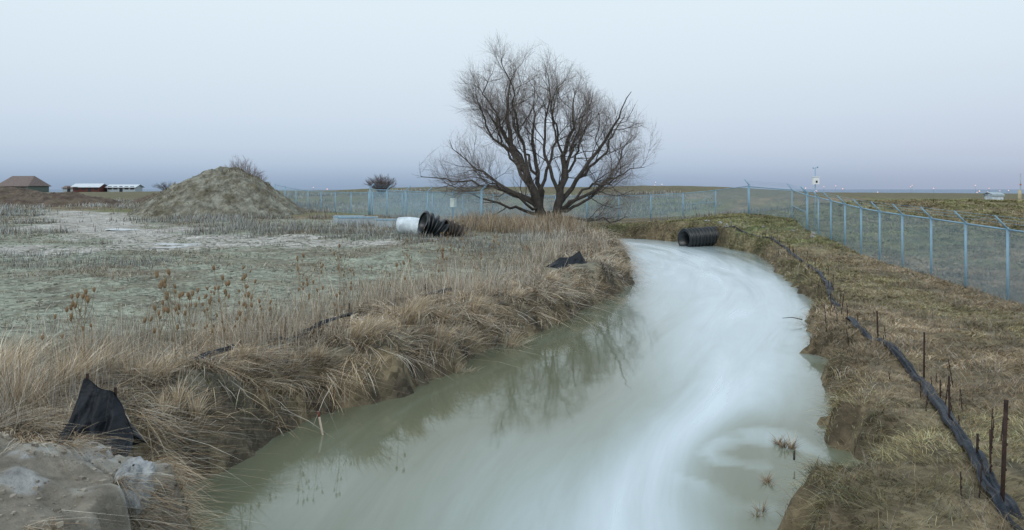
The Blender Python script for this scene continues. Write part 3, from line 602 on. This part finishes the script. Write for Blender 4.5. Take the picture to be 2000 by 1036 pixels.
def fence(pts,h,label,arm=True,aside=(-.5,-.5),thick=(),r=.04,mid=()):
    root=empty("chain_link_fence",(pts[0][0],pts[0][1],pts[0][2]),label,"fence")
    o0=np.array(root.location)
    pm=postmesh(h,r,arm,aside);pk=postmesh(h+.1,r*1.45,arm,aside)
    P=np.array(pts,float)-o0
    for i,p in enumerate(P):
        o=bpy.data.objects.new("post",pk if i in thick else pm);o.location=p;link(o,root)
    mb=MB()
    for a,b in zip(P[:-1],P[1:]): cyl(mb,a+[0,0,h-.02],b+[0,0,h-.02],.03,sides=6)
    for i in mid:
        a=P[i];b=P[i+1];cyl(mb,a+[0,0,h*.5],b+[0,0,h*.5],.022,sides=6);cyl(mb,a+[0,0,h*.92],b+[0,0,h*.12],.014,sides=5)
    mb.obj("top_rail",M_galv,root)
    mb=MB();s=0
    for a,b in zip(P[:-1],P[1:]):
        l=np.linalg.norm(b-a);V=[a+[0,0,.0],b+[0,0,.0],b+[0,0,h-.03],a+[0,0,h-.03]]
        mb.add(V,[[0,1,2,3]],[[s,0,.0],[s+l,0,.0],[s+l,0,h-.03],[s,0,h-.03]]);s+=l
    mb.obj("chain_mesh",M_chain,root,smooth=False)
    if arm:
        mb=MB()
        for k in (.45,.72,.98):
            off=np.array([aside[0]*.42*k,aside[1]*.42*k,h+.40*k])
            for a,b in zip(P[:-1],P[1:]):
                cyl(mb,a+off,b+off,.0035,sides=4,cap=False)
                L=np.linalg.norm(b-a);nb=int(L/.3)
                for j in range(nb):
                    q=a+(b-a)*(j+.5)/nb+off;cyl(mb,q-[.012,0,.025],q+[.012,0,.025],.004,sides=3,cap=False)
        mb.obj("barbed_wire",M_galv,root)
def smoothz(P,it=3):
    P=[list(p) for p in P]
    for _ in range(it):
        z=[p[2] for p in P]
        for i in range(1,len(P)-1): P[i][2]=(z[i-1]+2*z[i]+z[i+1])/4
    return P
def onground(pts,dz=0): return smoothz([(x,y,H(x,y)+dz) for x,y in pts])
n=11;pts=[]
for i in range(n):
    t=i/(n-1);y=20.3+(45-20.3)*t;x=np.interp(y,[20.3,22.8,30.9,45],[14.45,14.7,15.4,17.3]);pts.append((x,y))
fence(onground(pts),2.1,"blue-grey chain-link fence with barbed wire arms above the stream bank",aside=(-.85,.1),thick=(n-1,))
fence(onground([(17.3,45.05),(18.6,51.),(17.6,57)]),2.1,"chain-link fence stepping up over the grassy berm",aside=(-.6,.6),thick=(2,),mid=(0,))
xx=np.linspace(17.5,-12.6,12);fence(onground([(17.6,57.2)]+[(float(x),66.+.3*float(i)) for i,x in enumerate(xx)],.12),2.0,"long chain-link fence crossing behind the willow",arm=False,mid=(1,),r=.05)
lf=[(-2.+(-11.1)*t,50.6+20.3*t) for t in np.linspace(0,1,6)]
fence(onground(lf,.1),2.3,"chain-link fence with outward barbed wire arms near the pipes",aside=(.85,.3),thick=(0,5),r=.055)
fence(onground([(-13.3-17*t,71.2+27*t) for t in np.linspace(0,1,8)]),2.1,"distant chain-link fence running through the field",arm=False,r=.05)
sx,sy=lf[1][0]+.05,lf[1][1]-.16
root=empty("fence_sign",(sx,sy,H(sx,sy)+1.78),"small pale green notice board fixed to the fence","sign")
mb=MB();box(mb,(0,0,0),(.46,.03,.66));mb.obj("panel",mat("sign_panel",(.78,.88,.84),var=.08,bump=0),root,smooth=False)
mb=MB();
for dx,dz,w,h2 in [(0,.345,.52,.03),(0,-.345,.52,.03),(.245,0,.03,.655),(-.245,0,.03,.655)]: box(mb,(dx,-.01,dz),(w,.045,h2))
mb.obj("frame",M_galv,root,smooth=False)
ix,iy=18.0,45.6;iz=H(ix,iy);root=empty("instrument_pole",(ix,iy,iz),"slim pole carrying a white instrument box and wind sensor","instrument")
mb=MB();cyl(mb,(0,0,-.3),(0,0,4.75-iz),.025);mb.obj("pole",M_galv,root)
mb=MB();box(mb,(-.02,-.12,3.95-iz),(.36,.2,.42));box(mb,(-.02,-.12,4.18-iz),(.42,.26,.03));mb.obj("instrument_box",mat("white_box",(.85,.88,.9),var=.05,bump=0),root,smooth=False)
mb=MB();box(mb,(0,-.235,3.9-iz),(.1,.02,.12));mb.obj("dial",M_rust,root,smooth=False)
mb=MB();cyl(mb,(-.12,0,4.68-iz),(.14,0,4.72-iz),.012);cyl(mb,(-.12,0,4.68-iz),(-.12,0,4.76-iz),.03);box(mb,(.14,0,4.76-iz),(.08,.01,.08));mb.obj("wind_sensor",M_galv,root)
# ------------------------------------------------------------------ pipes
def pipe(name,loc,axis_,length,r,m,label,ridge=.05,pitch=.16,cat="pipe",dent=0.):
    root=empty(name,loc,label,cat);ax=np.array(axis_,float);ax/=np.linalg.norm(ax)
    n=int(length/pitch)*8+1;t=np.linspace(0,length,n);rad=r+ridge*np.clip(np.sin(t/pitch*2*np.pi)*1.6,-1,1)
    P=ax*t[:,None];P=P+np.stack([t*0,np.sin(t*2.1+1)*dent,np.sin(t*2.6)*dent],1)
    mb=MB();tubes(mb,[P],[rad*(1-dent*.5*np.sin(t*3))],32);mb.obj("corrugated_shell" if ridge else "shell",m,root)
    mb=MB();ri=r-ridge-.025;Pb=np.array([P[0],P[0]+ax*.001,P[n//2],P[-1]]);tubes(mb,[Pb],[[rad[0],ri,ri,ri]],32)
    Pb=np.array([P[-1]-ax*.001,P[-1]]);tubes(mb,[Pb],[[ri,rad[-1]]],32);mb.obj("bore",m,root);return root
pipe("culvert_pipe",(10.35,46.2,.44),(.88,.47,.03),2.8,.58,M_blackpl,"black corrugated culvert pipe opening onto the stream",.07,.27)
pipe("white_pipe",(-6.3,43.2,H(-6,43)+.56),(.93,-.36,-.03),1.9,.48,M_white,"short smooth white pipe section lying in the weeds",0,.3,dent=.06)
pipe("corrugated_pipe",(-4.8,41.4,H(-4.5,41.6)+.80),(.78,.38,-.42),1.3,.60,M_blackpl,"black corrugated pipe section lying tilted in the weeds",.11,.28,dent=.10)
M_rustp=mat("rusty_pipe",(.11,.09,.075),color2=(.05,.045,.04),rough=.9,var=.4,scale=5)
pipe("corrugated_pipe",(-3.6,41.7,H(-3.2,42)+.42),(.78,.30,-.35),1.1,.44,M_rustp,"rusty corrugated pipe offcut beside the black pipe",.07,.24,dent=.12)
def trough(x,y,w,d,h,rz,label):
    root=empty("concrete_trough",(x,y,H(x,y)+.15),label,"trough",'concrete troughs in the field')
    mb=MB()
    for c,s in [((0,0,-.04),(w,d,.32)),((0,d/2-.06,.12+h/2),(w,.12,h)),((0,-d/2+.06,.12+h/2),(w,.12,h)),((w/2-.06,0,.12+h/2),(.12,d-.245,h)),((-w/2+.06,0,.12+h/2),(.12,d-.245,h))]: box(mb,c,s)
    o=mb.obj("basin",M_conc,root,smooth=False);root.rotation_euler[2]=rz
    mb=MB();box(mb,(0,-d/2-.015,.12+h-.05),(w+.04,.03,.08));mb.obj("rim",M_galv,root,smooth=False)
trough(-11.2,56,2.8,1.,.35,.15,"low pale concrete trough lying in the weeds");trough(-8.6,54,2.0,.9,.35,-.1,"low pale concrete trough lying in the weeds");trough(-12.3,58,2.2,1,.3,.05,"low pale concrete trough lying in the weeds")
# ------------------------------------------------------------------ silt fences
def ribbon(path,width,seed,root,lift=.05,step=.04,off=0.,fa=.10):
    L=np.array(path,float);s=np.r_[0,np.cumsum(np.hypot(*np.diff(L,axis=0).T))];t=np.arange(0,s[-1],step)
    X=np.interp(t,s,L[:,0]);Y=np.interp(t,s,L[:,1])
    for _ in range(30): X[1:-1]=(X[:-2]+2*X[1:-1]+X[2:])/4;Y[1:-1]=(Y[:-2]+2*Y[1:-1]+Y[2:])/4
    X+= (fbm(t*.5,t*0,seed)-.5)*.18+(fbm(t*2.0,t*0,seed+9)-.5)*.05
    tx=np.gradient(X);ty=np.gradient(Y);l=np.hypot(tx,ty);nx=-ty/l;ny=tx/l
    m=17;w=np.linspace(-.5,.5,m)[None,:]
    W=width*(.6+.8*fbm(t*.8,t*0+3,seed+1,3))[:,None]
    PX=X[:,None]+nx[:,None]*w*W;PY=Y[:,None]+ny[:,None]*w*W
    fold=(fbm(t[:,None]*.7+w*5,w*9+t[:,None]*.12,seed+2,4)-.42)*fa+lift*np.exp(-((w+.25)*6)**2)*(fbm(t*.7,t*0,seed+5)[:,None]*2)
    gz=height(X,Y)
    for _ in range(8): gz[1:-1]=(gz[:-2]+2*gz[1:-1]+gz[2:])/4
    PZ=np.maximum(height(PX,PY)*.5+gz[:,None]*.5,gz[:,None]-.03)+off+np.maximum(-.03,fold)-.09*ss(.58,.72,fbm(t*.5,t*0+5,seed+21)[:,None])
    mb=MB();mb.add(np.stack([PX,PY,PZ],-1).reshape(-1,3)-np.array(root.location),gridquads(len(t),m));return mb.obj("fabric",M_silt,root),np.c_[X,Y]
SP=[(13.4,47.2),(13.6,45),(13.9,41),(13,36),(11.7,30),(10.1,24.5),(8.25,19.5),(7.3,15.5),(6.85,13.3),(6.25,11.5),(5.5,9.6),(5.05,8.4),(4.65,7.2),(4.3,5.5)]
root=empty("silt_fence",(6.,11.5,H(6,11.5)),"collapsed black silt fence with rusty stakes along the bank","silt fence")
_,line=ribbon(SP,.18,201,root,off=.05)
def stake(x,y,h,r,lx=0,ly=0):
    z=H(x,y);mb=MB();o0=np.array(root.location)
    p0=np.array([x,y,z-.2])-o0;p1=np.array([x+lx*h,y+ly*h,z+h])-o0
    cyl(mb,p0,p1,r,r,6);v=(p1-p0)
    for k in range(3): box(mb,p0+v*(.45+.2*k)+[r,0,0],(.012,.015,.025))
    mb.obj("stake",M_rust,root)
for x,y,h,rr in [(4.65,7.3,1.0,.021),(5.2,8.6,.25,.013),(5.67,9.95,.6,.013),(6.65,12.4,.8,.014),(7.3,15.3,.68,.016),(6.25,11.2,.3,.011),(5.05,8.1,.5,.011)]: stake(x,y,h,rr,R.randn()*.03,R.randn()*.03)
for i in range(80):
    k=int(len(line)*R.rand()**.7)%len(line);x,y=line[k]+R.randn(2)*.28
    stake(x,y,.12+.36*R.rand()**1.3,.005+.0002*y,R.randn()*.15,R.randn()*.12)
root=empty("silt_fence",(-4.,13.,H(-4,13)),"strip of buried black silt fence showing through dry grass","silt fence")
for pp in ([(-4.9,11.2),(-4.4,12.1)],[(-4.15,13.6),(-3.7,14.4),(-3.1,15.1)],[(-2.8,16.8),(-2.2,18.4),(-1.6,19.6)]): ribbon(pp,.20,207,root,.06,off=.2,fa=.12)
for x,y,h in [(-4.1,13.9,.5),(-3.2,15.1,.45),(-2.1,18.6,.5)]: stake(x,y,h,.012)
def drape(name,x,y,z,w,h,peaks,seed,label,dep=.5,sag=.5):
    root=empty(name,(x,y,z),label,"tarp");n,m=80,46
    U=np.linspace(-1,1,n)[None];T=np.linspace(0,1,m)[:,None]
    pu=[-1.15]+[p[0] for p in peaks]+[1.15];ph=[.12]+[p[1] for p in peaks]+[.05]
    top=np.interp(U,pu,ph)
    mid=(U>pu[1])&(U<pu[-2]);top=top-np.where(mid,sag*.3*np.sin(np.pi*(U-pu[1])/(pu[-2]-pu[1]+1e-6)),0)
    sp=.72+.28*T
    X=U*w/2*sp+.04*(fbm(U*4+seed,T*2,seed)-.5)
    Z=h*(top*(1-T))-.03*T
    r1=1-np.abs(fbm(U*2.2+T*1.6,T*1.4-U*.6,seed+7,3)-.5)*5
    Y=-dep*T**1.2+.20*(fbm(U*3+seed+T,T*1.5,seed+3,4)-.5)*(.4+T)+.05*r1*(.3+T)+.05*np.sin(U*12+seed+T*3)*T
    mb=MB();mb.add(np.stack([X,Y,Z],-1).reshape(-1,3),gridquads(m,n))
    Y2=np.maximum(Y+.01,dep*.6*T+.05*np.sin(U*11)*T);mb.add(np.stack([X,Y2+.004,Z],-1).reshape(-1,3),gridquads(m,n));mb.obj("fabric",M_fabric,root);return root
dz=H(-4.15,7.5);r_=drape("black_tarp",-4.08,7.62,max(dz,1.0),.86,.70,[(-.5,1.,.75),(.0,.90,.5),(.42,.80,.6)],3,"black geotextile sheet draped over wooden stakes on the bank",.34,.15)
for sx,h2 in [(-.15,.74),(.13,.60)]:
    mb=MB();box(mb,(sx,.03,h2/2-.1),(.025,.025,h2+.2),.3);mb.obj("stake",M_rust,r_,smooth=False)
drape("black_tarp",2.0,27.,H(2,27)+.05,1.7,.58,[(-.5,.6,.6),(.1,.75,.5),(.6,1.,.8)],8,"crumpled black geotextile heap on the stream bank",.5,.35)
root=empty("survey_stake",(-2.75,11.15,0),"leaning pale stick with a red tip standing in the water","stake")
mb=MB();cyl(mb,(.06,0,-.3),(-.05,0,.26),.016,sides=6);mb.obj("shaft",mat("bleached_wood",(.5,.42,.34),bump=.1),root)
mb=MB();cyl(mb,(-.05,0,.26),(-.067,0,.34),.0165,.013,sides=6);mb.obj("tip",mat("red_paint",(.22,.07,.05),bump=0),root)
for (x,y,l,a) in [(7.6,20.1,.5,2.9),(3.6,9.8,.3,1.2),(5.6,11.9,.4,2.5)]:
    mb=MB();z=.12;tubes(mb,[[(0,0,0),(math.cos(a)*l*.5,math.sin(a)*l*.5,.05),(math.cos(a)*l,math.sin(a)*l,.02)]],[[.014,.011,.007]],6,DARK*.6);o=mb.obj("driftwood_stick",M_bark,loc=(x,y,z));tag(o,"dark broken stick lying at the water's edge","stick","sticks at the water edge")
# ------------------------------------------------------------------ far buildings
def gable(name,x,y,w,d,eave,ridge,wallm,roofm,label,cat="house",rz=0,hip=0,win=3,z=None):
    z=H(x,y)-.3 if z is None else z;root=empty(name,(x,y,z),label,cat);root.rotation_euler[2]=rz
    mb=MB();box(mb,(0,0,eave/2),(w,d,eave))
    if hip==0:
        for s in(-1,1): mb.add([(s*w/2,-d/2,eave),(s*w/2,d/2,eave),(s*w/2,0.01,ridge),(s*w/2,-.01,ridge)],[[0,1,2,3]])
    mb.obj("wall",wallm,root,smooth=False)
    o=min(.5,w*.08);t=.15;mb=MB();hx=w/2+o;hd=d/2+o;rx=hx-hip
    ev=eave-o*(ridge-eave)/(d/2)+.05
    V=[(-hx,-hd,ev),(hx,-hd,ev),(rx,0,ridge+.1),(-rx,0,ridge+.1),(hx,hd,ev),(-hx,hd,ev)]
    mb.add(V+[(a,b,c-t) for a,b,c in V],[[0,1,2,3],[4,5,3,2],[6,7,1,0],[10,11,5,4],[9,8,7,6],[8,9,11,10]])
    if hip:
        mb.add([(-hx,-hd,ev),(-hx,hd,ev),(-rx,0.02,ridge+.1),(-rx,-.02,ridge+.1),(hx,-hd,ev),(hx,hd,ev),(rx,0.02,ridge+.1),(rx,-.02,ridge+.1)],[[0,1,2,3],[4,5,6,7]])
    mb.obj("roof",roofm,root,smooth=False)
    for i in range(win):
        mb=MB();xx=-w/2+w*(i+.5)/win
        isdoor=(i==win//2)
        box(mb,(xx,-d/2-.04,1.1 if isdoor else 1.6),(1.,.08,2.1) if isdoor else (1.2,.08,1.)); mb.obj("door" if isdoor else "window",M_dark,root,smooth=False)
    return root
M_dark=mat("dark_opening",(.03,.035,.04),rough=.3,bump=0)
M_green=mat("green_siding",(.13,.165,.15),bump=0);M_brroof=mat("brown_shingle",(.19,.15,.14),bump=.2)
M_red=mat("red_barn_boards",(.12,.045,.04),bump=.2);M_wroof=mat("white_metal_roof",(.62,.68,.74),bump=0,var=.08)
gable("house",-159,250,11,9,2.7,5.6,M_green,M_brroof,"green-sided house with a brown shingle roof","house",-.15,2.0)
gable("barn",-139.,252,7,6,2.2,3.0,M_red,M_wroof,"red board barn with a white metal roof","barn",.1)
gable("barn",-134.5,247,6,5,2.1,3.0,M_red,M_wroof,"dark red barn with a snowy white metal roof","barn",0)
gable("shed",-126,250,9,5,1.9,2.6,M_conc,M_wroof,"long pale shed with a white metal roof","shed",0,0,5)
gable("shed",-146,255,4,4,1.8,2.4,M_conc,M_brroof,"small grey shed with a brown roof","shed",0,0,1)
gable("shed",38.9,62,.9,1.0,.45,.55,M_white,M_conc,"small white utility shed","shed",0,0,0,z=2.5)
bx,by=39.0,59.;bz=H(bx,by);mb=MB();cyl(mb,(0,0,-.3),(0,0,.78),.12,sides=14);cyl(mb,(0,0,.78),(0,0,.86),.12,.05,sides=14)
o=mb.obj("bollard",mat("faded_yellow_paint",(.50,.44,.30),bump=.1),loc=(bx,by,bz));tag(o,"faded yellow steel bollard on the berm","bollard")
root=empty("utility_pole",(39.4,59.5,H(39.8,59.5)),"grey utility pole with a small orange marker","pole")
mb=MB();cyl(mb,(0,0,-.3),(0,0,2.1),.05,.045);mb.obj("shaft",M_conc,root);mb=MB();cyl(mb,(0,0,1.2),(0,0,1.3),.065);mb.obj("marker",mat("orange_marker",(.5,.15,.04),bump=0),root)
def lampmesh(col,st):
    pm=mat("lamp_pole",(.1,.1,.1),bump=0);hm=mat("lamp_glow",(.8,.6,.4),bump=0,emit=(col,st))
    mb=MB();cyl(mb,(0,0,-3),(0,0,9.),.06,sides=5);me=mb.mesh("lamp_pole",pm)
    mb=MB();t=np.linspace(-1,1,6);tubes(mb,[np.c_[t*0,t*0,9.3+t*.4]],[np.sqrt(np.maximum(.01,1-t*t))*.36],8);m2=mb.mesh("lamp_head",hm);return me,m2
LM=[lampmesh((1,.46,.32),1.6),lampmesh((1,.6,.42),1.2),lampmesh((1,.34,.26),1.1)]
cl_=[.38,.42,.50,.53,.60,.64]
for i in range(30):
    d=560+R.rand()*420
    if i<3: s_=R.uniform(.175,.20)
    elif i<28: s_=cl_[R.randint(6)]+R.randn()*.02
    else: s_=R.uniform(-.28,-.24)
    x=s_*d;z=-12+R.rand()**1.5*9+(4 if i>=28 or i<3 else 0)
    a,b=LM[R.randint(3)]
    root=bpy.data.objects.new("street_lamp",a);root.location=(x,d,z);link(root);tag(root,"distant lit street lamp glowing orange in the valley","street lamp","distant street lamps")
    link(bpy.data.objects.new("lamp_head",b),root)
# ------------------------------------------------------------------ world, sun, camera
w=bpy.data.worlds.new("World");scene.world=w;w.use_nodes=True;nt=w.node_tree;L=nt.links.new
bg=nt.nodes["Background"]
sky=nd(nt,"ShaderNodeTexSky");sky.sky_type='NISHITA';sky.sun_disc=False;sky.sun_elevation=math.radians(4);sky.sun_rotation=math.radians(200)
tc=nd(nt,"ShaderNodeTexCoord");sp=nd(nt,"ShaderNodeSeparateXYZ");L(tc.outputs["Generated"],sp.inputs[0])
r=nd(nt,"ShaderNodeValToRGB");L(sp.outputs[2],r.inputs[0]);e=r.color_ramp.elements
def S(c): return tuple(((x/255+.055)/1.055)**2.4 if x>10 else x/255/12.92 for x in c)+(1,)
e[0].position=0;e[0].color=S((146,167,192));e[1].position=1;e[1].color=S((210,226,238))
for p,c in [(.01,(156,176,200)),(.028,(178,196,217)),(.05,(193,209,227)),(.09,(206,220,235)),(.14,(214,228,240)),(.22,(222,236,246)),(.5,(224,237,247))]:
    x=e.new(p);x.color=S(c)
mx=nd(nt,"ShaderNodeMix");mx.data_type='RGBA'
px=nd(nt,"ShaderNodeMapRange");px.inputs[1].default_value=.1;px.inputs[2].default_value=.7;px.inputs[3].default_value=0;px.inputs[4].default_value=.45;L(sp.outputs[0],px.inputs[0])
pz=nd(nt,"ShaderNodeMapRange");pz.inputs[1].default_value=.0;pz.inputs[2].default_value=.16;pz.inputs[3].default_value=1;pz.inputs[4].default_value=0;L(sp.outputs[2],pz.inputs[0])
pm=nd(nt,"ShaderNodeMath",operation='MULTIPLY');L(px.outputs[0],pm.inputs[0]);L(pz.outputs[0],pm.inputs[1])
L(pm.outputs[0],mx.inputs[0]);L(r.outputs[0],mx.inputs[6]);mx.inputs[7].default_value=S((192,190,209))
sc=nd(nt,"ShaderNodeVectorMath",operation='SCALE');L(sky.outputs[0],sc.inputs[0]);sc.inputs[3].default_value=.004
ad=nd(nt,"ShaderNodeVectorMath",operation='ADD');L(mx.outputs[2],ad.inputs[0]);L(sc.outputs[0],ad.inputs[1])
L(ad.outputs[0],bg.inputs["Color"]);bg.inputs["Strength"].default_value=1.0
sl=bpy.data.lights.new("sun",'SUN');sl.energy=1.0;sl.angle=math.radians(25);sl.color=(1,.95,.89)
so=bpy.data.objects.new("sun",sl);link(so);so.rotation_euler=(math.radians(50),0,math.radians(-25))
cam=bpy.data.cameras.new("camera");co=bpy.data.objects.new("camera",cam);link(co);co.location=(0,0,3.6);co.rotation_euler=(math.radians(90),0,0)
cam.lens=27;cam.sensor_width=36;cam.shift_y=-.0765;cam.clip_end=9000;cam.clip_start=.1
scene.camera=co
scene.view_settings.view_transform='Standard';scene.view_settings.look='None';scene.view_settings.exposure=0
